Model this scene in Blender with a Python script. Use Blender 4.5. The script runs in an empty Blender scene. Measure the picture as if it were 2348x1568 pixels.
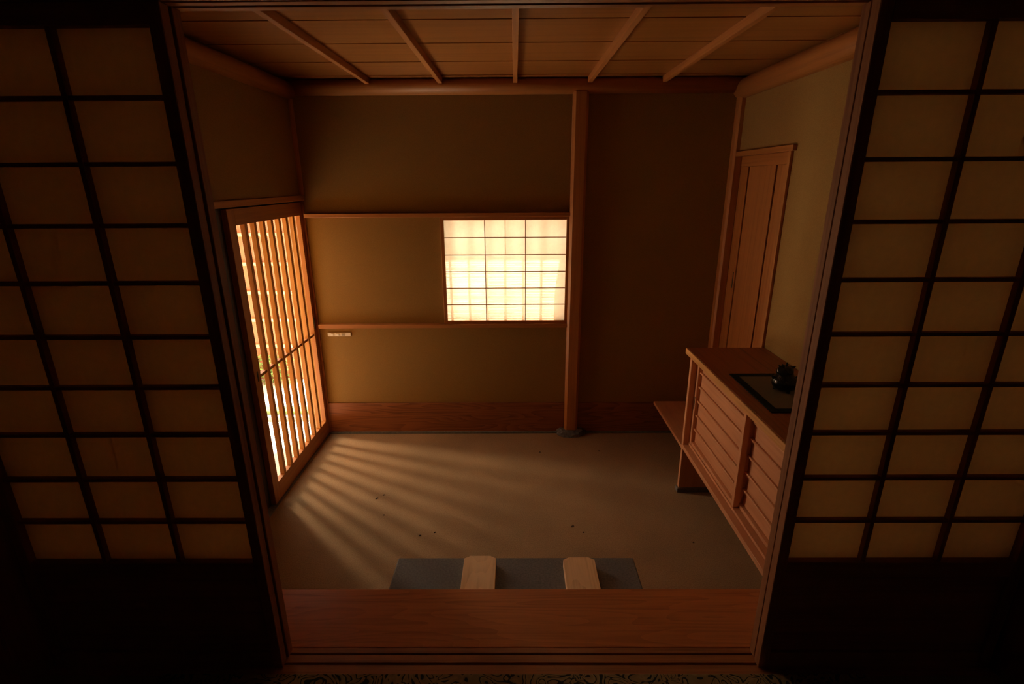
import bpy, bmesh, math, random
from mathutils import Vector, Matrix
random.seed(7)
S = bpy.context.scene
COL = S.collection

# ------------------------------------------------------------------ camera
F_PX, PITCH, YAW, ROLL = 1165.2, 0.3068, 0.0067, -0.006
cam_d = bpy.data.cameras.new('camera'); cam = bpy.data.objects.new('camera', cam_d); COL.objects.link(cam)
cam_d.sensor_width = 36.0; cam_d.lens = F_PX / 2348 * 36.0; cam_d.clip_start = 0.02
fw = Vector((-math.sin(YAW)*math.cos(PITCH), math.cos(YAW)*math.cos(PITCH), -math.sin(PITCH)))
rt = Vector((math.cos(YAW), math.sin(YAW), 0)); up = rt.cross(fw)
rt2 = rt*math.cos(ROLL) + up*math.sin(ROLL); up2 = -rt*math.sin(ROLL) + up*math.cos(ROLL)
m = Matrix((rt2, up2, -fw)).transposed().to_4x4(); m.translation = (0, 0, 1.876)
cam.matrix_world = m
S.camera = cam

# ------------------------------------------------------------------ daylight
W = bpy.data.worlds.new('World'); S.world = W; W.use_nodes = True
bg = W.node_tree.nodes['Background']; bg.inputs[0].default_value = (1.0, 0.89, 0.72, 1); bg.inputs[1].default_value = 3.8
sun_d = bpy.data.lights.new('sun', 'SUN'); sun = bpy.data.objects.new('sun', sun_d); COL.objects.link(sun)
sun_d.energy = 52.0; sun_d.angle = 0.009; sun_d.color = (1.0, 0.86, 0.67)
sun.rotation_euler = Vector((-0.12, -0.235, -0.96)).to_track_quat('-Z', 'Y').to_euler()
sky_d = bpy.data.lights.new('sky_gap', 'AREA'); sky = bpy.data.objects.new('sky_gap', sky_d); COL.objects.link(sky)
sky_d.shape = 'RECTANGLE'; sky_d.size = 0.12; sky_d.size_y = 0.5; sky_d.energy = 22; sky_d.color = (1.0, 0.79, 0.55)
sky.location = (-2.60, 3.80, 1.40)
sky.rotation_euler = (Vector((0.6, 2.6, 0.0)) - Vector((-2.60, 3.80, 1.8))).to_track_quat('-Z', 'Y').to_euler()
vs = S.view_settings
vs.view_transform = 'Standard'; vs.look = 'None'; vs.gamma = 1.0; vs.use_curve_mapping = False; vs.exposure = 0.30
S.cycles.max_bounces = 12; S.cycles.diffuse_bounces = 5; S.cycles.transmission_bounces = 12; S.cycles.transparent_max_bounces = 12
S.cycles.sample_clamp_indirect = 8.0

# ------------------------------------------------------------------ materials
def new_mat(name):
    mt = bpy.data.materials.new(name); mt.use_nodes = True
    nt = mt.node_tree
    return mt, nt, nt.nodes['Principled BSDF']
def N(nt, t, **kw):
    n = nt.nodes.new(t)
    for k, v in kw.items(): setattr(n, k, v)
    return n
def ramp(nt, stops):
    r = N(nt, 'ShaderNodeValToRGB'); e = r.color_ramp.elements
    while len(e) < len(stops): e.new(0.5)
    for k, (p, c) in enumerate(stops):
        e[k].position = p; e[k].color = (*c, 1)
    return r
WOODS = {}
def wood(kind, base, axis, rough=0.5, contrast=0.35, scale=1.0, figure=0.0):
    key = (kind, axis)
    if key in WOODS: return WOODS[key]
    mt, nt, b = new_mat(f'{kind}_{axis}')
    tc = N(nt, 'ShaderNodeTexCoord'); oi = N(nt, 'ShaderNodeObjectInfo')
    mul = N(nt, 'ShaderNodeMath', operation='MULTIPLY'); mul.inputs[1].default_value = 37.0
    nt.links.new(oi.outputs['Random'], mul.inputs[0])
    add = N(nt, 'ShaderNodeVectorMath', operation='ADD')
    nt.links.new(tc.outputs['Object'], add.inputs[0]); nt.links.new(mul.outputs[0], add.inputs[1])
    mp = N(nt, 'ShaderNodeMapping')
    sc = [55.0, 55.0, 55.0]; sc['XYZ'.index(axis)] = 1.6
    mp.inputs['Scale'].default_value = [v*scale for v in sc]
    nt.links.new(add.outputs[0], mp.inputs[0])
    n1 = N(nt, 'ShaderNodeTexNoise'); n1.inputs['Scale'].default_value = 1.0; n1.inputs['Detail'].default_value = 6; n1.inputs['Roughness'].default_value = 0.65
    nt.links.new(mp.outputs[0], n1.inputs['Vector'])
    fac = n1.outputs[0]
    if figure:
        mp2 = N(nt, 'ShaderNodeMapping'); s2 = [7.0, 7.0, 7.0]; s2['XYZ'.index(axis)] = 0.9
        mp2.inputs['Scale'].default_value = s2; nt.links.new(add.outputs[0], mp2.inputs[0])
        n2 = N(nt, 'ShaderNodeTexNoise'); n2.inputs['Scale'].default_value = 1.0; n2.inputs['Detail'].default_value = 1.5
        nt.links.new(mp2.outputs[0], n2.inputs['Vector'])
        m1 = N(nt, 'ShaderNodeMath', operation='MULTIPLY'); m1.inputs[1].default_value = 17.0; nt.links.new(n2.outputs[0], m1.inputs[0])
        m2 = N(nt, 'ShaderNodeMath', operation='FRACT'); nt.links.new(m1.outputs[0], m2.inputs[0])
        mx = N(nt, 'ShaderNodeMix'); mx.data_type = 'FLOAT'; mx.inputs[0].default_value = figure
        nt.links.new(fac, mx.inputs[2]); nt.links.new(m2.outputs[0], mx.inputs[3]); fac = mx.outputs[0]
    dark = tuple(c*(1-contrast)*k for c, k in zip(base, (1.0, 0.93, 0.85))); lite = tuple(min(1, c*(1+contrast*0.35)) for c in base)
    r = ramp(nt, [(0.30, dark), (0.52, base), (0.75, lite)])
    nt.links.new(fac, r.inputs[0]); nt.links.new(r.outputs[0], b.inputs['Base Color'])
    b.inputs['Roughness'].default_value = rough
    bp = N(nt, 'ShaderNodeBump'); bp.inputs['Strength'].default_value = 0.08; bp.inputs['Distance'].default_value = 0.002
    nt.links.new(fac, bp.inputs['Height']); nt.links.new(bp.outputs[0], b.inputs['Normal'])
    WOODS[key] = mt
    return mt
KINDS = {
    'cedar':  dict(base=(0.42, 0.162, 0.038), rough=0.5, contrast=0.25),
    'ceil':   dict(base=(0.36, 0.142, 0.034), rough=0.32, contrast=0.22, scale=0.5),
    'hinoki': dict(base=(0.46, 0.185, 0.050), rough=0.5, contrast=0.22),
    'slat':   dict(base=(0.58, 0.29, 0.085), rough=0.5, contrast=0.30),
    'plank':  dict(base=(0.70, 0.24, 0.078), rough=0.30, contrast=0.28, figure=0.16),
    'cabtop': dict(base=(0.30, 0.085, 0.024), rough=0.38, contrast=0.40),
    'cabinet':dict(base=(0.62, 0.30, 0.15), rough=0.5, contrast=0.15),
    'kick':   dict(base=(0.28, 0.095, 0.032), rough=0.5, contrast=0.45, figure=0.25),
    'shoji':  dict(base=(0.32, 0.12, 0.038), rough=0.75, contrast=0.30),
    'jamb':   dict(base=(0.50, 0.20, 0.07), rough=0.45, contrast=0.40),
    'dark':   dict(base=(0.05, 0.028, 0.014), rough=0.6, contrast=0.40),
    'koshi':  dict(base=(0.32, 0.11, 0.04), rough=0.5, contrast=0.40),
    'pale':   dict(base=(0.95, 0.62, 0.32), rough=0.5, contrast=0.16, figure=0.22),
    'fence':  dict(base=(0.40, 0.17, 0.09), rough=0.7, contrast=0.40),
    'reed':   dict(base=(0.60, 0.42, 0.20), rough=0.6, contrast=0.30),
}
def wd(kind, axis): return wood(kind, axis=axis, **KINDS[kind])

def mottled(name, c1, c2, scale, rough, bump=0.0, detail=5, extra=None):
    mt, nt, b = new_mat(name)
    tc = N(nt, 'ShaderNodeTexCoord')
    n = N(nt, 'ShaderNodeTexNoise'); n.inputs['Scale'].default_value = scale; n.inputs['Detail'].default_value = detail; n.inputs['Roughness'].default_value = 0.6
    nt.links.new(tc.outputs['Object'], n.inputs['Vector'])
    r = ramp(nt, [(0.32, c1), (0.68, c2)]); nt.links.new(n.outputs[0], r.inputs[0])
    out = r.outputs[0]
    if extra:
        n3 = N(nt, 'ShaderNodeTexNoise'); n3.inputs['Scale'].default_value = extra[0]; n3.inputs['Detail'].default_value = 3
        nt.links.new(tc.outputs['Object'], n3.inputs['Vector'])
        r3 = ramp(nt, [(0.35, (1-extra[1],)*3), (0.65, (1+extra[1],)*3)]); nt.links.new(n3.outputs[0], r3.inputs[0])
        mx = N(nt, 'ShaderNodeMix'); mx.data_type = 'RGBA'; mx.blend_type = 'MULTIPLY'; mx.inputs[0].default_value = 1.0
        nt.links.new(out, mx.inputs[6]); nt.links.new(r3.outputs[0], mx.inputs[7]); out = mx.outputs[2]
    nt.links.new(out, b.inputs['Base Color']); b.inputs['Roughness'].default_value = rough
    if rough > 0.8: b.inputs['Specular IOR Level'].default_value = 0.12
    if bump:
        bp = N(nt, 'ShaderNodeBump'); bp.inputs['Strength'].default_value = bump; bp.inputs['Distance'].default_value = 0.003
        nt.links.new(n.outputs[0], bp.inputs['Height']); nt.links.new(bp.outputs[0], b.inputs['Normal'])
    return mt
PLASTER = mottled('earth_plaster', (0.265, 0.153, 0.048), (0.335, 0.200, 0.064), 260, 0.95, 0.25)
TATAKI = mottled('earthen_floor', (0.28, 0.172, 0.086), (0.44, 0.283, 0.152), 190, 0.88, 0.5, extra=(2.2, 0.10))
STONE = mottled('grey_stone', (0.115, 0.105, 0.100), (0.20, 0.185, 0.175), 120, 0.75, 0.25)
DSTONE = mottled('rough_stone', (0.07, 0.07, 0.075), (0.17, 0.165, 0.17), 40, 0.8, 0.6)
GREYSTRIP = mottled('slate_strip', (0.12, 0.135, 0.135), (0.19, 0.20, 0.20), 60, 0.7, 0.2)
GROUND = mottled('garden_paving', (0.55, 0.52, 0.47), (0.70, 0.67, 0.62), 30, 0.9, 0.2)
MOSS = mottled('moss', (0.06, 0.10, 0.03), (0.16, 0.20, 0.07), 30, 0.95, 0.5)
LEAF = mottled('leaf_green', (0.08, 0.17, 0.03), (0.25, 0.36, 0.08), 12, 0.6, 0.0)
SWITCH = mottled('switch_white', (0.72, 0.66, 0.56), (0.76, 0.70, 0.60), 20, 0.4)
SWITCH2 = mottled('switch_grey', (0.36, 0.30, 0.22), (0.40, 0.34, 0.25), 200, 0.5)
BLACK = mottled('black_iron', (0.010, 0.010, 0.009), (0.02, 0.02, 0.018), 40, 0.35)
BORDER = mottled('black_cloth', (0.010, 0.011, 0.009), (0.016, 0.017, 0.014), 300, 0.95)
ROOMWALL = mottled('dark_room_plaster', (0.60, 0.46, 0.29), (0.68, 0.53, 0.34), 200, 0.95, 0.2)
ROOMFLOOR = mottled('room_floor', (0.34, 0.27, 0.14), (0.42, 0.34, 0.18), 60, 0.8, 0.2)
DEBRIS = mottled('dry_leaf', (0.05, 0.028, 0.015), (0.09, 0.05, 0.025), 90, 0.8)

def paper_mat(name, col, trans):
    mt = bpy.data.materials.new(name); mt.use_nodes = True; nt = mt.node_tree; nt.nodes.clear()
    o = N(nt, 'ShaderNodeOutputMaterial'); d = N(nt, 'ShaderNodeBsdfDiffuse'); t = N(nt, 'ShaderNodeBsdfTranslucent'); mx = N(nt, 'ShaderNodeMixShader')
    tc = N(nt, 'ShaderNodeTexCoord'); n = N(nt, 'ShaderNodeTexNoise'); n.inputs['Scale'].default_value = 45; n.inputs['Detail'].default_value = 4
    nt.links.new(tc.outputs['Object'], n.inputs['Vector'])
    r = ramp(nt, [(0.3, tuple(c*0.93 for c in col)), (0.7, col)]); nt.links.new(n.outputs[0], r.inputs[0])
    nt.links.new(r.outputs[0], d.inputs[0]); nt.links.new(r.outputs[0], t.inputs[0])
    mx.inputs[0].default_value = trans
    nt.links.new(d.outputs[0], mx.inputs[1]); nt.links.new(t.outputs[0], mx.inputs[2]); nt.links.new(mx.outputs[0], o.inputs[0])
    return mt
PAPER = paper_mat('shoji_paper', (0.90, 0.69, 0.385), 0.59)
WPAPER = paper_mat('window_paper', (0.97, 0.85, 0.66), 0.205)

def carpet_mat():
    mt, nt, b = new_mat('patterned_rug')
    tc = N(nt, 'ShaderNodeTexCoord')
    n = N(nt, 'ShaderNodeTexNoise'); n.inputs['Scale'].default_value = 14; n.inputs['Detail'].default_value = 1.0; n.inputs['Distortion'].default_value = 1.6
    nt.links.new(tc.outputs['Object'], n.inputs['Vector'])
    m1 = N(nt, 'ShaderNodeMath', operation='MULTIPLY'); m1.inputs[1].default_value = 6.0; nt.links.new(n.outputs[0], m1.inputs[0])
    m2 = N(nt, 'ShaderNodeMath', operation='FRACT'); nt.links.new(m1.outputs[0], m2.inputs[0])
    r = ramp(nt, [(0.22, (0.02, 0.022, 0.014)), (0.32, (0.40, 0.28, 0.12)), (0.8, (0.30, 0.21, 0.09))]); nt.links.new(m2.outputs[0], r.inputs[0])
    nt.links.new(r.outputs[0], b.inputs['Base Color']); b.inputs['Roughness'].default_value = 0.95
    return mt
RUG = carpet_mat()
def weave_mat():
    mt, nt, b = new_mat('woven_rush')
    tc = N(nt, 'ShaderNodeTexCoord')
    w = N(nt, 'ShaderNodeTexWave'); w.inputs['Scale'].default_value = 90; w.inputs['Distortion'].default_value = 1.2; w.bands_direction = 'Y'
    nt.links.new(tc.outputs['Object'], w.inputs['Vector'])
    r = ramp(nt, [(0.2, (0.07, 0.055, 0.03)), (0.8, (0.30, 0.24, 0.14))]); nt.links.new(w.outputs[0], r.inputs[0])
    nt.links.new(r.outputs[0], b.inputs['Base Color']); b.inputs['Roughness'].default_value = 0.85
    return mt
WEAVE = weave_mat()
BRONZE, _nt, _b = new_mat('dark_bronze')
_n = N(_nt, 'ShaderNodeTexNoise'); _n.inputs['Scale'].default_value = 60
_r = ramp(_nt, [(0.3, (0.008, 0.008, 0.007)), (0.7, (0.025, 0.026, 0.02))]); _nt.links.new(_n.outputs[0], _r.inputs[0]); _nt.links.new(_r.outputs[0], _b.inputs['Base Color'])
_b.inputs['Roughness'].default_value = 0.22; _b.inputs['Metallic'].default_value = 0.3

# ------------------------------------------------------------------ helpers
def tag(o, label=None, cat=None, group=None, kind=None):
    if label: o['label'] = label
    if cat: o['category'] = cat
    if group: o['group'] = group
    if kind: o['kind'] = kind
    return o
def link(name, me, mat=None, parent=None, loc=(0, 0, 0)):
    o = bpy.data.objects.new(name, me); COL.objects.link(o)
    if mat is not None: me.materials.append(mat)
    if parent is not None: o.parent = parent
    o.location = loc
    return o
def empty(name, loc=(0, 0, 0), rz=0.0):
    o = bpy.data.objects.new(name, None); COL.objects.link(o); o.location = loc; o.rotation_euler.z = rz
    o.empty_display_size = 0.05
    return o
def bm_box(bm, x0, x1, y0, y1, z0, z1):
    v = [bm.verts.new(p) for p in ((x0,y0,z0),(x1,y0,z0),(x1,y1,z0),(x0,y1,z0),(x0,y0,z1),(x1,y0,z1),(x1,y1,z1),(x0,y1,z1))]
    for f in ((3,2,1,0),(4,5,6,7),(0,1,5,4),(1,2,6,5),(2,3,7,6),(3,0,4,7)): bm.faces.new([v[i] for i in f])
def to_mesh(bm, name, smooth=False):
    me = bpy.data.meshes.new(name); bm.to_mesh(me); bm.free()
    if smooth:
        for p in me.polygons: p.use_smooth = True
    return me
def wpos(o):
    p = Vector(o.location)
    while o.parent is not None: o = o.parent; p = p + Vector(o.location)
    return p
def box(name, x0, x1, y0, y1, z0, z1, kind, parent=None, bev=0.0015, axis=None):
    """a bevelled board given in world coordinates; kind = wood kind or a material"""
    d = (x1-x0, y1-y0, z1-z0); c = Vector(((x0+x1)/2, (y0+y1)/2, (z0+z1)/2))
    bm = bmesh.new(); bm_box(bm, -d[0]/2, d[0]/2, -d[1]/2, d[1]/2, -d[2]/2, d[2]/2)
    bev = min(bev, min(d)*0.3)
    if bev > 0: bmesh.ops.bevel(bm, geom=bm.edges[:], offset=bev, segments=1, affect='EDGES')
    if isinstance(kind, str): mat = wd(kind, axis or 'XYZ'[max(range(3), key=lambda i: d[i])])
    else: mat = kind
    if parent is not None: c = c - wpos(parent)
    return link(name, to_mesh(bm, name), mat, parent, c)
def multi(name, boxes, mat, parent=None):
    bm = bmesh.new()
    for b in boxes: bm_box(bm, *b)
    return link(name, to_mesh(bm, name), mat, parent)
def log(name, axis, a0, a1, c1, c2, r, kind, parent=None, n=20, squash=1.0):
    """round beam along X or Y between a0 and a1, centre (c1, c2) in the two other axes"""
    bm = bmesh.new(); L = a1-a0; rings = []
    for k in range(2):
        ring = []
        for i in range(n):
            a = 2*math.pi*i/n
            p, q = r*math.cos(a), r*squash*math.sin(a)
            t = (-L/2, L/2)[k]
            ring.append(bm.verts.new((t, p, q) if axis == 'X' else (p, t, q)))
        rings.append(ring)
    for i in range(n): bm.faces.new((rings[0][i], rings[0][(i+1) % n], rings[1][(i+1) % n], rings[1][i]))
    bm.faces.new(rings[0]); bm.faces.new(rings[1])
    bmesh.ops.recalc_face_normals(bm, faces=bm.faces)
    mid = (a0+a1)/2
    o = link(name, to_mesh(bm, name, True), wd(kind, axis), parent, (mid, c1, c2) if axis == 'X' else (c1, mid, c2))
    return o
def lathe(bm, prof, n=24, cx=0, cy=0):
    rings = [[bm.verts.new((cx+r*math.cos(2*math.pi*i/n), cy+r*math.sin(2*math.pi*i/n), z)) for i in range(n)] for r, z in prof]
    for a, b in zip(rings, rings[1:]):
        for i in range(n): bm.faces.new((a[i], a[(i+1) % n], b[(i+1) % n], b[i]))
    bm.faces.new(rings[0][::-1]); bm.faces.new(rings[-1])
def copy_tree(o, parent=None):
    c = o.copy(); COL.objects.link(c); c.parent = parent
    for ch in list(o.children): copy_tree(ch, c)
    return c

YB, XL, XR = 3.58, -1.448, 1.46
ZC = 2.495
# ------------------------------------------------------------------ setting: shell of the entrance
tag(multi('floor', [(XL-0.14, XR+0.1, 1.29, YB+0.04, -0.08, 0.0)], TATAKI), 'brown earthen entrance floor with light streaks', 'floor', kind='structure')
tag(multi('wall_back', [(XL-0.15, -0.485, YB, YB+0.06, 0, 2.60), (0.36, XR+0.12, YB, YB+0.06, 0, 2.60),
                        (-0.485, 0.36, YB, YB+0.06, 0, 0.90), (-0.485, 0.36, YB, YB+0.06, 1.63, 2.60)], PLASTER),
    'tan earth plaster wall around the bright paper window', 'wall', kind='structure')
tag(multi('wall_left', [(XL-0.13, XL, 1.285, 2.50, 0, 2.60), (XL-0.13, XL, 2.50, YB, 1.79, 2.60)], PLASTER),
    'tan earth plaster wall above the lattice door', 'wall', kind='structure')
tag(multi('wall_right', [(XR, XR+0.06, 1.285, 2.865, 0, 2.60), (XR, XR+0.06, 2.865, 3.535, 2.02, 2.60), (XR, XR+0.06, 3.535, YB, 0, 2.60),
                         (XR+0.06, XR+0.14, 1.285, YB, 0, 2.60)], PLASTER),
    'tan earth plaster wall behind the shoe cabinet', 'wall', kind='structure')
ceil = tag(multi('ceiling', [(XL-0.3, XR+0.3, 1.285, YB+0.12, 2.55, 2.62)], wd('dark', 'X')), 'board ceiling of overlapping cedar planks with thin battens', 'ceiling', kind='structure')
joints = [1.30, 1.60, 1.965, 2.33, 2.697, 3.085, 3.455, 3.60]
for a, b in zip(joints, joints[1:]):
    bm = bmesh.new()                     # board, its near edge lapped over the next one
    x0, x1 = XL-0.02, XR+0.02
    zz = ((a+0.0025, ZC-0.001), (b-0.0025, ZC+0.001), (b-0.0025, ZC+0.011), (a+0.0025, ZC+0.009))
    cy = (a+b)/2
    va = [bm.verts.new((x0, y-cy, z-ZC)) for y, z in zz]; vb = [bm.verts.new((x1, y-cy, z-ZC)) for y, z in zz]
    for i in range(4): bm.faces.new((va[i], va[(i+1) % 4], vb[(i+1) % 4], vb[i]))
    bm.faces.new(va[::-1]); bm.faces.new(vb)
    bmesh.ops.recalc_face_normals(bm, faces=bm.faces)
    link('ceiling_board', to_mesh(bm, 'ceiling_board'), wd('ceil', 'X'), ceil, (0, cy, ZC))
for x in (-1.385, -0.92, -0.464, 0.006, 0.474, 0.94, 1.40)[1:6]:
    box('batten', x-0.0135, x+0.0135, 1.30, 3.575, 2.460, ZC+0.001, 'hinoki', ceil)
def struct(o, label, cat): return tag(o, label, cat, kind='structure')
struct(log('trim_1', 'X', XL, XR, YB-0.005, 2.452, 0.062, 'cedar', squash=0.80), 'rounded cedar beam along the top of the back wall', 'beam')
struct(log('trim_2', 'Y', 1.30, YB, XL+0.004, 2.432, 0.058, 'cedar', squash=0.85), 'rounded cedar beam along the top of the left wall', 'beam')
struct(log('trim_3', 'Y', 1.30, YB, XR-0.004, 2.425, 0.062, 'cedar', squash=0.95), 'rounded cedar beam along the top of the right wall', 'beam')
# kick boards and slate strip
bb = struct(box('baseboard_back', XL+0.01, 0.372, YB-0.012, YB, 0.016, 0.257, 'kick'), 'brown wooden kick board below the window wall', 'baseboard')
struct(box('baseboard_right', 0.476, XR, YB-0.012, YB, 0.016, 0.257, 'kick'), 'brown wooden kick board right of the post', 'baseboard')
struct(box('trim_4', XL+0.005, XR, YB-0.020, YB, 0.0, 0.016, GREYSTRIP), 'narrow grey stone strip at the foot of the back wall', 'stone strip')
# posts
def post(name, x0, x1, y0, y1, z0, z1, bev, label):
    o = box(name, x0, x1, y0, y1, z0, z1, 'hinoki', bev=bev, axis='Z')
    return struct(o, label, 'post')
post('trim_5', 0.374, 0.474, YB-0.055, YB+0.02, 0.03, 2.43, 0.017, 'square cedar post standing on a natural stone')
post('trim_6', XL-0.03, XL+0.022, YB-0.024, YB+0.02, 1.79, 2.42, 0.008, 'slim corner post above the lattice door')
post('trim_7', XR-0.036, XR+0.03, YB-0.060, YB+0.02, 0.0, 2.42, 0.012, 'slim corner post beside the closet door')
# base stone of the post
bm = bmesh.new(); bmesh.ops.create_icosphere(bm, subdivisions=3, radius=1.0)
for v in bm.verts:
    h = random.uniform(0.90, 1.10); v.co = Vector((v.co.x*0.115*h, v.co.y*0.075*h, max(-0.3, min(v.co.z, 0.62))*0.062*h))
st = link('base_stone', to_mesh(bm, 'base_stone', False), DSTONE, None, (0.426, YB-0.02, 0.008))
tag(st, 'rough dark natural stone under the foot of the post', 'stone')

# ------------------------------------------------------------------ back wall: rails, window, switch
struct(box('trim_8', XL+0.015, 0.392, YB-0.040, YB, 1.645, 1.671, 'cedar'), 'thin upper rail above the paper window', 'rail')
struct(box('trim_9', XL+0.02, 0.384, YB-0.040, YB, 0.862, 0.890, 'cedar'), 'thin lower rail below the paper window', 'rail')
win = empty('window_1', (-0.0625, YB-0.012, 0.89)); struct(win, 'small glowing paper window with a thin wooden grid', 'window')
wy0, wy1 = YB-0.026, YB-0.006
box('window_stile', -0.512, -0.488, wy0, wy1, 0.890, 1.645, 'cedar', win)
box('window_stile', 0.355, 0.377, wy0, wy1, 0.890, 1.645, 'cedar', win)
box('window_rail', -0.488, 0.355, wy0, wy1, 1.622, 1.645, 'cedar', win)
box('window_rail', -0.488, 0.355, wy0, wy1, 0.890, 0.911, 'cedar', win)
wxs = [-0.488, -0.2075, 0.073, 0.355]; wzs = [0.911, 1.030, 1.149, 1.267, 1.385, 1.504, 1.622]
for x in wxs[1:3]: box('grid_bar', x-0.0026, x+0.0026, wy0+0.006, wy1-0.004, 0.911, 1.622, 'cedar', win, bev=0.0004)
for z in wzs[1:6]: box('grid_bar', -0.488, 0.355, wy0+0.007, wy1-0.004, z-0.0026, z+0.0026, 'cedar', win, bev=0.0004)
def pane(name, x0, x1, z0, z1, y, mat, parent):
    bm = bmesh.new(); w, h = (x1-x0)/2, (z1-z0)/2
    bm.faces.new([bm.verts.new(p) for p in ((-w, 0, -h), (w, 0, -h), (w, 0, h), (-w, 0, h))])
    return link(name, to_mesh(bm, name), mat, parent, Vector(((x0+x1)/2, y, (z0+z1)/2)) - wpos(parent))
for i in range(3):
    for k in range(6): pane('paper_pane', wxs[i], wxs[i+1], wzs[k], wzs[k+1], wy1-0.004, WPAPER, win)
pane('paper_seam', -0.069, -0.064, 1.385, 1.622, wy1-0.0035, WPAPER, win)
# reed blind outside the window
rb = empty('reed_blind', (-0.06, YB+0.02, 0.90)); tag(rb, 'reed blind with upright bamboo bars outside the paper window', 'blind')
for x in (-0.452, -0.322, -0.196, -0.066, 0.062, 0.190):
    box('bamboo_bar', x-0.008+0.013, x+0.008+0.013, YB+0.020, YB+0.026, 0.902, 1.628, 'reed', rb)
box('shade_board', 0.362, 0.400, YB+0.062, YB+0.150, 0.85, 1.75, 'reed', rb)  # added board, casts shade on the right strip of the window paper
bm = bmesh.new(); rr = random.Random(3); z = 0.905
while z < 1.62:
    th = rr.uniform(0.0010, 0.0024); t0 = rr.uniform(-0.003, 0.003); a, b = -0.483, 0.358
    if rr.random() < 0.45: a, b = sorted((rr.uniform(a, b), rr.uniform(a, b)))
    v = [bm.verts.new(p) for p in ((a, 0.014, z), (b, 0.014, z+t0), (b, 0.014, z+th+t0), (a, 0.014, z+th), (a, 0.0145, z), (b, 0.0145, z+t0), (b, 0.0145, z+th+t0), (a, 0.0145, z+th))]
    for f in ((0,1,2,3),(5,4,7,6),(4,0,3,7),(1,5,6,2),(3,2,6,7),(4,5,1,0)): bm.faces.new([v[i] for i in f])
    z += th+rr.uniform(0.002, 0.008)
o = link('reeds', to_mesh(bm, 'reeds'), wd('reed', 'X'), rb, Vector((0, YB, 0)) - wpos(rb)); o['kind'] = 'stuff'
# wall switch
sw = empty('wall_switch', (-1.293, YB, 0.8075)); tag(sw, 'cream three-gang switch plate below the lower rail', 'switch')
box('plate', -1.378, -1.208, YB-0.011, YB, 0.794, 0.821, SWITCH, sw)
box('rocker', -1.352, -1.332, YB-0.016, YB-0.010, 0.799, 0.816, SWITCH, sw)
box('rocker', -1.315, -1.295, YB-0.016, YB-0.010, 0.799, 0.816, SWITCH, sw)
box('indicator', -1.276, -1.250, YB-0.0125, YB-0.010, 0.799, 0.816, SWITCH2, sw)

# ------------------------------------------------------------------ lattice door in the left wall
struct(box('trim_10', XL-0.13, XL+0.020, 2.48, YB-0.004, 1.757, 1.790, 'cedar'), 'lintel over the lattice door', 'lintel')
struct(box('trim_11', XL-0.13, XL-0.040, 2.50, 2.706, 0, 1.757, 'dark'), 'jamb coloured dark for the shaded recess beside the lattice door', 'jamb')  # near-black wood puts the shade of the door recess into the colour
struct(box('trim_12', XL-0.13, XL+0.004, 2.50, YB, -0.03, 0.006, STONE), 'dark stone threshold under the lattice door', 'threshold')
struct(box('trim_22', XL-0.13, XL-0.041, 2.50, YB, 1.725, 1.758, 'dark'), 'added dark strip blocking light above the lattice door', 'trim')  # added to stop light leaking through the gap under the lintel
dr = empty('door_1', (XL-0.035, 3.112, 0.006)); struct(dr, 'sliding lattice door of pale upright wooden bars', 'door')
dx0, dx1 = XL-0.040, XL-0.008
box('door_stile', dx0, dx1, 2.640, 2.708, 0.008, 1.747, 'cedar', dr)
box('door_stile', dx0, dx1, 3.532, 3.578, 0.008, 1.747, 'cedar', dr)
box('door_rail', dx0, dx1, 2.708, 3.532, 1.662, 1.747, 'cedar', dr)
box('door_rail', dx0, dx1, 2.708, 3.532, 0.008, 0.124, 'cedar', dr)
box('door_rail', dx0, dx1-0.006, 2.708, 3.532, 0.808, 0.826, 'cedar', dr)
pitch = (3.532-2.708)/8.0
for i in range(1, 8):
    y = 2.708+pitch*i
    box('lattice_bar', dx0+0.003, dx1-0.001, y-0.014, y+0.014, 0.124, 1.662, 'slat', dr)
box('finger_pull', dx1-0.002, dx1+0.002, 2.668, 2.680, 0.80, 0.86, BLACK, dr)
box('lock', dx1-0.002, dx1+0.006, 3.536, 3.550, 0.855, 0.945, BLACK, dr)
struct(box('trim_13', XL-0.04, XL+0.010, YB-0.008, YB+0.0, 0.0, 1.757, 'cedar', axis='Z'), 'thin corner strip where lattice door meets back wall', 'trim')

# ------------------------------------------------------------------ closet door in the right wall
cd = empty('door_2', (XR+0.03, 3.20, 0.30)); struct(cd, 'tall narrow wooden closet door with vertical panels', 'door')
kx0, kx1 = XR+0.022, XR+0.045
box('door_stile', kx0, kx1, 3.412, 3.535, 0.30, 1.955, 'cedar', cd)
box('door_stile', kx0, kx1, 3.054, 3.088, 0.30, 1.955, 'hinoki', cd)
box('door_stile', kx0, kx1, 2.867, 2.886, 0.30, 1.955, 'hinoki', cd)
box('door_rail', kx0-0.001, kx1, 2.867, 3.535, 1.955, 2.018, 'cedar', cd)
box('door_panel', kx0+0.006, kx1+0.005, 3.096, 3.404, 0.30, 1.955, 'hinoki', cd, axis='Z')
box('door_panel', kx0+0.006, kx1+0.005, 2.887, 3.046, 0.30, 1.955, 'hinoki', cd, axis='Z')
box('backing_board', kx1+0.005, XR+0.060, 2.867, 3.535, 0.30, 2.018, 'dark', cd, axis='Z')
box('finger_pull', kx0-0.002, kx0+0.002, 3.428, 3.440, 1.17, 1.28, BLACK, cd)
struct(box('trim_14', XR-0.022, XR+0.03, 2.812, 3.545, 2.018, 2.048, 'cedar'), 'lintel over the closet door', 'lintel')
struct(box('trim_15', XR-0.016, XR+0.03, 2.838, 2.866, 0.29, 2.018, 'hinoki'), 'pale casing strip beside the closet door', 'casing')

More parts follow.
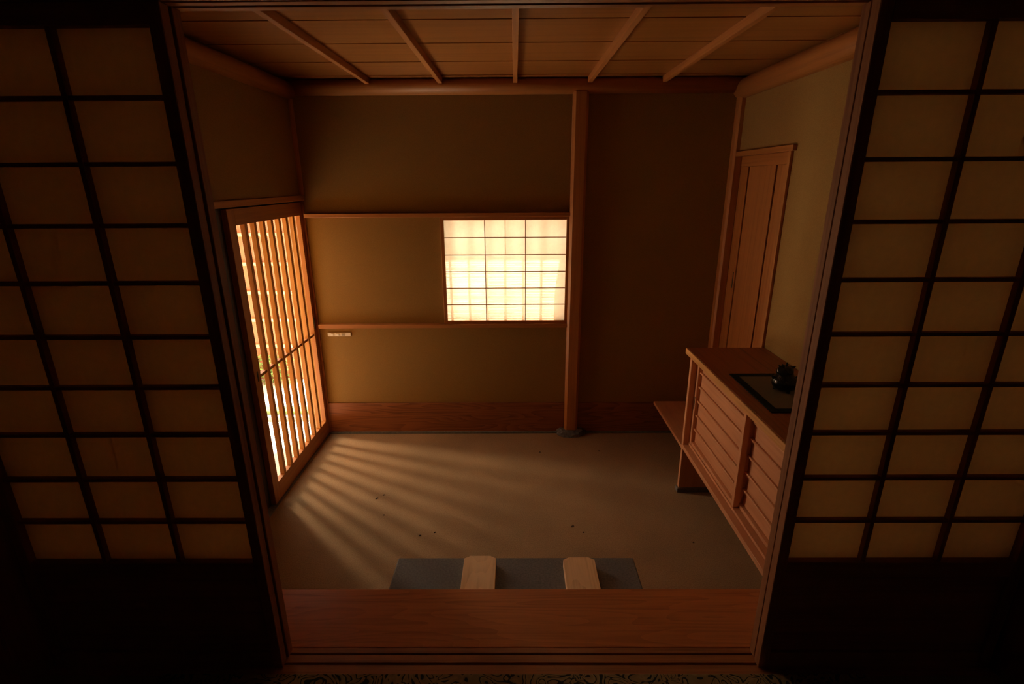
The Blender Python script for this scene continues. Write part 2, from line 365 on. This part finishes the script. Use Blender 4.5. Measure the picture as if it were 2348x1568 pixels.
# ------------------------------------------------------------------ step, sill, lintel of the shoji opening
struct(box('trim_16', XL, XR, 1.2785, 1.530, 0.392, 0.426, 'plank', bev=0.003), 'wide reddish step board at the edge of the raised floor', 'step board')
struct(multi('trim_17', [(XL, XR, 1.29, 1.50, 0, 0.392)], wd('koshi', 'X')), 'riser under the step board', 'riser')
sill = struct(multi('trim_18', [(-1.46, 1.47, 1.181, 1.278, 0.36, 0.412)], wd('jamb', 'X')), 'grooved wooden sill track of the sliding paper screens', 'sill')
for a, b in ((1.181, 1.2165), (1.2235, 1.2515), (1.2585, 1.278)):
    box('track_ridge', -1.46, 1.47, a, b, 0.411, 0.426, 'jamb', sill, bev=0.001)
head = struct(multi('trim_19', [(-1.46, 1.47, 1.181, 1.280, 2.250, 2.32)], wd('jamb', 'X')), 'grooved wooden head track above the paper screens', 'lintel')
for a, b in ((1.181, 1.2150), (1.2230, 1.2450), (1.2570, 1.280)):
    box('track_ridge', -1.46, 1.47, a, b, 2.235, 2.251, 'jamb', head, bev=0.001)
struct(multi('wall_front', [(-1.6, 1.6, 1.20, 1.285, 2.32, 2.62), (-2.4, -1.57, 1.17, 1.285, 0.3, 2.95), (1.58, 2.4, 1.17, 1.285, 0.3, 2.95), (-1.6, 1.6, 1.18, 1.285, 2.62, 2.95)], ROOMWALL),
       'plaster band above the paper screens', 'wall')
struct(box('trim_20', -1.57, -1.46, 1.12, 1.285, 0.36, 2.9, 'koshi', axis='Z'), 'dark corner post left of the paper screens', 'post')
struct(box('trim_21', 1.47, 1.58, 1.12, 1.285, 0.36, 2.9, 'koshi', axis='Z'), 'dark corner post right of the paper screens', 'post')
# the dark room the camera stands in
struct(multi('floor_room', [(-2.4, 2.4, -2.2, 1.181, 0.34, 0.426)], ROOMFLOOR), 'dark matted floor of the unlit room', 'floor')
struct(multi('wall_room', [(-2.46, -2.4, -2.2, 1.285, 0.3, 2.95), (2.4, 2.46, -2.2, 1.285, 0.3, 2.95), (-2.46, 2.46, -2.26, -2.2, 0.3, 2.95)], ROOMWALL), 'side walls of the unlit room', 'wall')
struct(multi('ceiling_room', [(-2.46, 2.46, -2.26, 1.285, 2.95, 3.0)], wd('koshi', 'X')), 'dark ceiling of the unlit room', 'ceiling')
rug = box('rug', -1.09, 1.06, -0.9, 1.177, 0.426, 0.440, RUG, bev=0.004)
tag(rug, 'dark patterned rug lying against the sill of the screens', 'rug')

# ------------------------------------------------------------------ sliding paper screens
PW, PT = 0.712, 0.030
def make_screen():
    r = empty('shoji_screen')
    h = PW/2
    def B(n, x0, x1, y0, y1, z0, z1, k, **kw): return box(n, x0, x1, y0, y1, z0, z1, k, r, **kw)
    for s in (-1, 1):
        a, b = sorted((s*h, s*(h-0.030))); B('stile', a, b, 0, PT, 0, 1.808, 'shoji')
    B('top_rail', -h+0.030, h-0.030, 0.001, PT-0.001, 1.764, 1.808, 'shoji')
    B('middle_rail', -h+0.030, h-0.030, 0.001, PT-0.001, 0.345, 0.397, 'shoji')
    B('bottom_rail', -h+0.030, h-0.030, 0.001, PT-0.001, 0, 0.06, 'shoji')
    B('lower_panel', -h+0.030, h-0.030, 0.010, 0.018, 0.06, 0.345, 'koshi', axis='X')
    xs = [-h+0.030+(PW-0.06)*i/3 for i in range(4)]; zs = [0.397+(1.764-0.397)*k/10 for k in range(11)]
    for x in xs[1:3]: B('grid_bar', x-0.0065, x+0.0065, 0.004, 0.021, 0.397, 1.764, 'shoji', bev=0.0008)
    for z in zs[1:10]: B('grid_bar', -h+0.030, h-0.030, 0.005, 0.021, z-0.0048, z+0.0048, 'shoji', bev=0.0008)
    for k in range(10):
        for i in range(3):
            p = pane('paper_pane', xs[i], xs[i+1], zs[k], zs[k+1], 0.022, PAPER, r)
            if (i+2*k) % 4 == 1:
                f = 0.35+0.1*((k*7+i*3) % 4); x = xs[i]+(xs[i+1]-xs[i])*f
                pane('paper_seam', x-0.0025, x+0.0025, zs[k]+0.004, zs[k+1]-0.004, 0.0228, PAPER, p)
    return r
scr = make_screen()
spots = [(-0.732-PW/2, 1.206, 'near paper screen left of the opening, in the front track'),
         (-0.7285-PW/2, 1.242, 'paper screen in the rear track behind the left near screen'),
         (0.752+PW/2, 1.206, 'near paper screen right of the opening, in the front track'),
         (0.754+PW/2, 1.242, 'paper screen in the rear track behind the right near screen')]
for i, (x, y, lab) in enumerate(spots):
    o = scr if i == 0 else copy_tree(scr)
    o.location = (x, y, 0.4265)
    tag(o, lab, 'paper screen', 'sliding paper screens')

# ------------------------------------------------------------------ stone step and blocks
ss = box('stone_step', -0.535, 0.530, 1.545, 1.902, 0.0, 0.25, STONE, bev=0.006)
tag(ss, 'long grey stone step in front of the step board', 'stone step')
def block(x0, x1, yf, label):
    ch, zb, zt = 0.020, 0.25, 0.288
    w = (x1-x0)/2; y0 = 1.56; L = yf-y0
    out = [(-w, 0), (w, 0), (w, L-ch*0.8), (w-ch*1.3, L), (-w+ch*1.3, L), (-w, L-ch*0.8)]
    bm = bmesh.new()
    lo = [bm.verts.new((x, y, 0)) for x, y in out]; hi = [bm.verts.new((x, y, zt-zb)) for x, y in out]
    bm.faces.new(lo[::-1]); bm.faces.new(hi)
    for i in range(6): bm.faces.new((lo[i], lo[(i+1) % 6], hi[(i+1) % 6], hi[i]))
    bmesh.ops.bevel(bm, geom=bm.edges[:], offset=0.0015, segments=1, affect='EDGES')
    o = link('wooden_block', to_mesh(bm, 'wooden_block'), wd('pale', 'Y'), None, ((x0+x1)/2, y0, zb))
    tag(o, label, 'wooden block', 'pale wooden blocks on the stone step')
block(-0.229, -0.088, 1.868, 'left pale wooden block with clipped corners on the stone step')
block(0.207, 0.345, 1.858, 'right pale wooden block with clipped corners on the stone step')

# ------------------------------------------------------------------ shoe cabinet and bench
cab = empty('shoe_cabinet', (1.24, 2.2, 0)); tag(cab, 'low wooden shoe cabinet with two ribbed sliding doors along right wall', 'cabinet')
cy0, cy1 = 1.56, 2.80
box('lit_edge', 1.002, 1.010, cy0-0.02, 2.838, 0.903, 0.9375, 'slat', cab, bev=0.002)  # lighter wood strip paints the lit front edge of the top
box('top_board', 1.010, XR-0.002, cy0-0.02, 2.838, 0.902, 0.938, 'cabtop', cab, bev=0.003)
box('end_panel', 1.022, XR-0.002, 2.776, 2.802, 0.032, 0.902, 'cabinet', cab, axis='Z')
box('end_panel', 1.022, XR-0.002, cy0, cy0+0.026, 0.032, 0.902, 'cabinet', cab, axis='Z')
box('bottom_board', 1.020, XR-0.002, cy0+0.026, 2.776, 0.308, 0.336, 'cabinet', cab)
box('bottom_track', 1.055, 1.115, cy0+0.026, 2.776, 0.336, 0.350, 'cabinet', cab)
box('back_panel', XR-0.014, XR-0.004, cy0+0.026, 2.776, 0.336, 0.902, 'cabinet', cab)
for a, b in ((2.770, 2.808), (cy0-0.006, cy0+0.032)):
    box('stone_foot', 1.014, XR-0.004, a, b, 0.0, 0.032, STONE, cab)
def cab_door(y0, y1, x):
    d = box('door', x+0.022, x+0.028, y0+0.02, y1-0.02, 0.352, 0.900, 'cabinet', cab, axis='Y')
    for a, b in ((y0, y0+0.024), (y1-0.024, y1)): box('stile', x, x+0.028, a, b, 0.351, 0.900, 'cabinet', d, axis='Z')
    box('rail', x+0.003, x+0.028, y0+0.024, y1-0.024, 0.351, 0.371, 'cabinet', d)
    box('rail', x+0.003, x+0.028, y0+0.024, y1-0.024, 0.885, 0.900, 'cabinet', d)
    for z in (0.812, 0.724, 0.634, 0.543, 0.452): box('rib', x+0.009, x+0.024, y0+0.020, y1-0.020, z-0.006, z+0.006, 'cabinet', d, bev=0.003)
    return d
d1 = cab_door(2.125, 2.774, 1.058)
d2 = cab_door(1.588, 2.156, 1.084)
box('finger_pull', 1.0565, 1.0595, 2.757, 2.765, 0.58, 0.66, BLACK, d1)
bench = box('bench_board', 1.040, XR-0.002, 2.81, YB-0.062, 0.268, 0.290, 'cabinet', bev=0.002)
tag(bench, 'low wooden bench board between shoe cabinet and back wall', 'bench')
# mat and bronze figure
mat_o = empty('table_mat', (1.225, 2.18, 0.938)); tag(mat_o, 'dark woven rush mat with black border on the cabinet', 'mat')
box('mat_weave', 1.10, 1.352, 1.985, 2.375, 0.938, 0.9415, WEAVE, mat_o, bev=0.0005)
for a in ((1.078, 1.114, 1.955, 2.403), (1.338, 1.374, 1.955, 2.403), (1.114, 1.338, 1.955, 1.991), (1.114, 1.338, 2.367, 2.403)):
    box('border', *a, 0.938, 0.943, BORDER, mat_o, bev=0.001)
fx, fy, fz = 1.245, 2.19, 0.9425
fig = empty('bronze_figure', (fx, fy, fz)); tag(fig, 'small black bronze beast-shaped incense burner on the woven mat', 'incense burner')
bm = bmesh.new(); lathe(bm, [(0.034, 0.006), (0.046, 0.012), (0.055, 0.028), (0.057, 0.044), (0.053, 0.058), (0.044, 0.070), (0.036, 0.078), (0.032, 0.086)], 28)
link('body', to_mesh(bm, 'body', True), BRONZE, fig)
for k in range(3):
    a = 2*math.pi*k/3+0.6
    bm = bmesh.new(); lathe(bm, [(0.008, 0.0), (0.010, 0.006), (0.007, 0.014), (0.011, 0.026)], 12, 0.036*math.cos(a), 0.036*math.sin(a))
    link('foot', to_mesh(bm, 'foot', True), BRONZE, fig)
bm = bmesh.new(); bmesh.ops.create_icosphere(bm, subdivisions=3, radius=1.0)
rr = random.Random(5)
for v in bm.verts:
    s = 1+rr.uniform(-0.07, 0.07)
    v.co = Vector((v.co.x*0.036*s - 0.004*max(0, -v.co.x), v.co.y*0.032*s, v.co.z*0.027*s))
head_o = link('head', to_mesh(bm, 'head', True), BRONZE, fig, (-0.004, 0, 0.094))
def spike(name, base, tip, r, parent):
    base, tip = Vector(base), Vector(tip); d = tip-base; q = d.to_track_quat('Z', 'Y'); bm = bmesh.new()
    prof = [(r, 0), (r*0.8, 0.4), (r*0.4, 0.8), (r*0.06, 1.0)]
    lathe(bm, [(a, b*d.length) for a, b in prof], 10)
    bm.transform(q.to_matrix().to_4x4())
    return link(name, to_mesh(bm, name, True), BRONZE, parent, base)
spike('ear', (0.016, 0, 0.012), (0.043, -0.004, 0.026), 0.010, head_o)
spike('ear', (-0.014, 0.004, 0.012), (-0.032, 0.010, 0.026), 0.009, head_o)
spike('horn', (0.002, 0.004, 0.020), (0.004, 0.006, 0.042), 0.006, head_o)
spike('mane_tuft', (-0.012, 0.0, 0.020), (-0.020, 0.0, 0.036), 0.006, head_o)
spike('snout', (-0.016, -0.008, -0.004), (-0.042, -0.012, -0.006), 0.013, head_o)
spike('handle', (0.040, 0, 0.052), (0.070, -0.006, 0.078), 0.010, fig)
spike('handle', (-0.040, 0, 0.052), (-0.066, 0.006, 0.074), 0.010, fig)

# ------------------------------------------------------------------ debris on the floor
def unproj(u, v, z=0.0):
    d = rt2*((u-1174)/F_PX) - up2*((v-784)/F_PX) + fw
    t = (z-1.876)/d.z
    return Vector((0, 0, 1.876)) + d*t
for k, (u, v, L, a) in enumerate(((864, 1143, 0.020, 0.6), (880, 1135, 0.016, 0.9), (880, 1181, 0.013, 0), (963, 1228, 0.016, 0.2), (997, 1221, 0.012, 1), (1313, 1207, 0.020, 0.4), (1338, 1221, 0.012, 0.8), (1590, 1244, 0.012, 0), (1374, 1034, 0.016, -0.4), (1238, 1037, 0.013, -0.3))):
    rr = random.Random(k); bm = bmesh.new(); n = 9; ring = []
    for i in range(n):
        t = 2*math.pi*i/n; ring.append((math.cos(t)*L*0.5*rr.uniform(0.8, 1.1), math.sin(t)*L*0.28*rr.uniform(0.7, 1.2)))
    lo = [bm.verts.new((x, y, 0.0)) for x, y in ring]; hi = [bm.verts.new((x*0.9, y*0.9, 0.003+0.002*rr.random())) for x, y in ring]
    bm.faces.new(lo[::-1]); bm.faces.new(hi)
    for i in range(n): bm.faces.new((lo[i], lo[(i+1) % n], hi[(i+1) % n], hi[i]))
    p = unproj(u, v)
    o = link('dry_leaf', to_mesh(bm, 'dry_leaf'), DEBRIS, None, (p.x, p.y, 0.0)); o.rotation_euler.z = a
    tag(o, ('larger dark leaf scrap of the pair lying in the light streaks', 'smaller dark leaf scrap of the pair lying in the light streaks',
            'tiny dark leaf scrap just in front of the pair in the streaks', 'dark leaf scrap on the floor behind the left end of the stone step',
            'tiny dark leaf scrap right beside the one behind the left end of the step', 'dark leaf scrap on the floor straight behind the right wooden block',
            'tiny dark leaf scrap just right of the one behind the right block', 'tiny dark leaf scrap on the floor near the shoe cabinet',
            'thin dark leaf scrap right of the stone under the post', 'thin dark leaf scrap left of the stone under the post')[k], 'leaf', 'dry leaf scraps on the floor')

# ------------------------------------------------------------------ outside the lattice door
struct(multi('ground', [(-12, XL-0.13, -6, 14, -0.10, -0.02), (XL-0.13, 9, YB+0.06, 14, -0.10, -0.02)], GROUND), 'pale paving outside the entrance', 'ground')
struct(multi('roof', [(-1.62, 2.7, -2.6, YB+0.07, 3.0, 3.08), (-1.60, 1.75, 1.3, YB+0.06, 2.62, 3.0)], wd('dark', 'X')), 'roof over the entrance', 'roof')
struct(multi('wall_light_block', [(-3.47, XL-0.131, 2.64, 2.72, -0.02, 2.60)], PLASTER), 'added unseen plaster wall blocking light along the lane outside', 'wall')  # added out of view to keep sidelong light off the door
moss = box('moss_strip', -3.3, XL-0.14, 3.95, 4.06, -0.02, 0.012, MOSS, bev=0.01); tag(moss, 'green moss strip crossing the pale paving outside', 'moss')
kerb = box('stone_kerb', -3.3, XL-0.14, 3.82, 3.86, -0.02, 0.02, STONE, bev=0.004); tag(kerb, 'narrow stone kerb in front of the moss strip', 'kerb')
fe = empty('garden_fence', (-2.8, 4.78, -0.02)); tag(fe, 'reddish board fence with pale horizontal rails seen through the lattice', 'fence')
for i in range(11):
    x = -3.415+i*0.118
    box('fence_board', x, x+0.114, 4.78, 4.80, -0.02, 1.72, 'fence', fe)
for z in (1.415, 1.145, 0.87, 0.60, 0.335):
    box('fence_rail', -3.415, -2.118, 4.755, 4.78, z-0.014, z+0.014, 'pale', fe)
sf = empty('light_block_fence', (-3.48, 2.0, -0.02)); tag(sf, 'added unseen board fence limiting skylight opposite the lattice door', 'fence')  # added out of view to cut down the sky reaching the door
for i in range(50):
    y = -1.0+i*0.1155
    box('fence_board', -3.49, -3.47, y, y+0.1125, -0.02, 2.2, 'fence', sf)
rr = random.Random(11)
for (hx, lab) in ((-3.02, 'clipped green shrub at the foot of the fence, farther from the house'), (-2.45, 'clipped green shrub at the foot of the fence, nearer the house')):
    bm = bmesh.new()
    for k in range(900):
        c = Vector((rr.gauss(0, 0.16), rr.gauss(0, 0.035), abs(rr.gauss(0.15, 0.09))))
        if abs(c.x) > 0.26 or c.z > 0.33 or abs(c.y) > 0.07: continue
        a, e, s = rr.uniform(0, 6.28), rr.uniform(-0.8, 0.8), rr.uniform(0.012, 0.024)
        d = Vector((math.cos(a)*math.cos(e), math.sin(a)*math.cos(e), math.sin(e)))*s; n = d.orthogonal().normalized()*s*0.45
        bm.faces.new([bm.verts.new(c+q) for q in (-d, n, d, -n)])
    sh = empty('shrub', (hx, 4.66, -0.02)); tag(sh, lab, 'shrub', 'shrubs along the fence')
    link('foliage', to_mesh(bm, 'foliage'), LEAF, sh)['kind'] = 'stuff'
    bm = bmesh.new(); lathe(bm, [(0.012, 0.0), (0.009, 0.12), (0.005, 0.24)], 8); link('stem', to_mesh(bm, 'stem', True), wd('dark', 'Z'), sh)
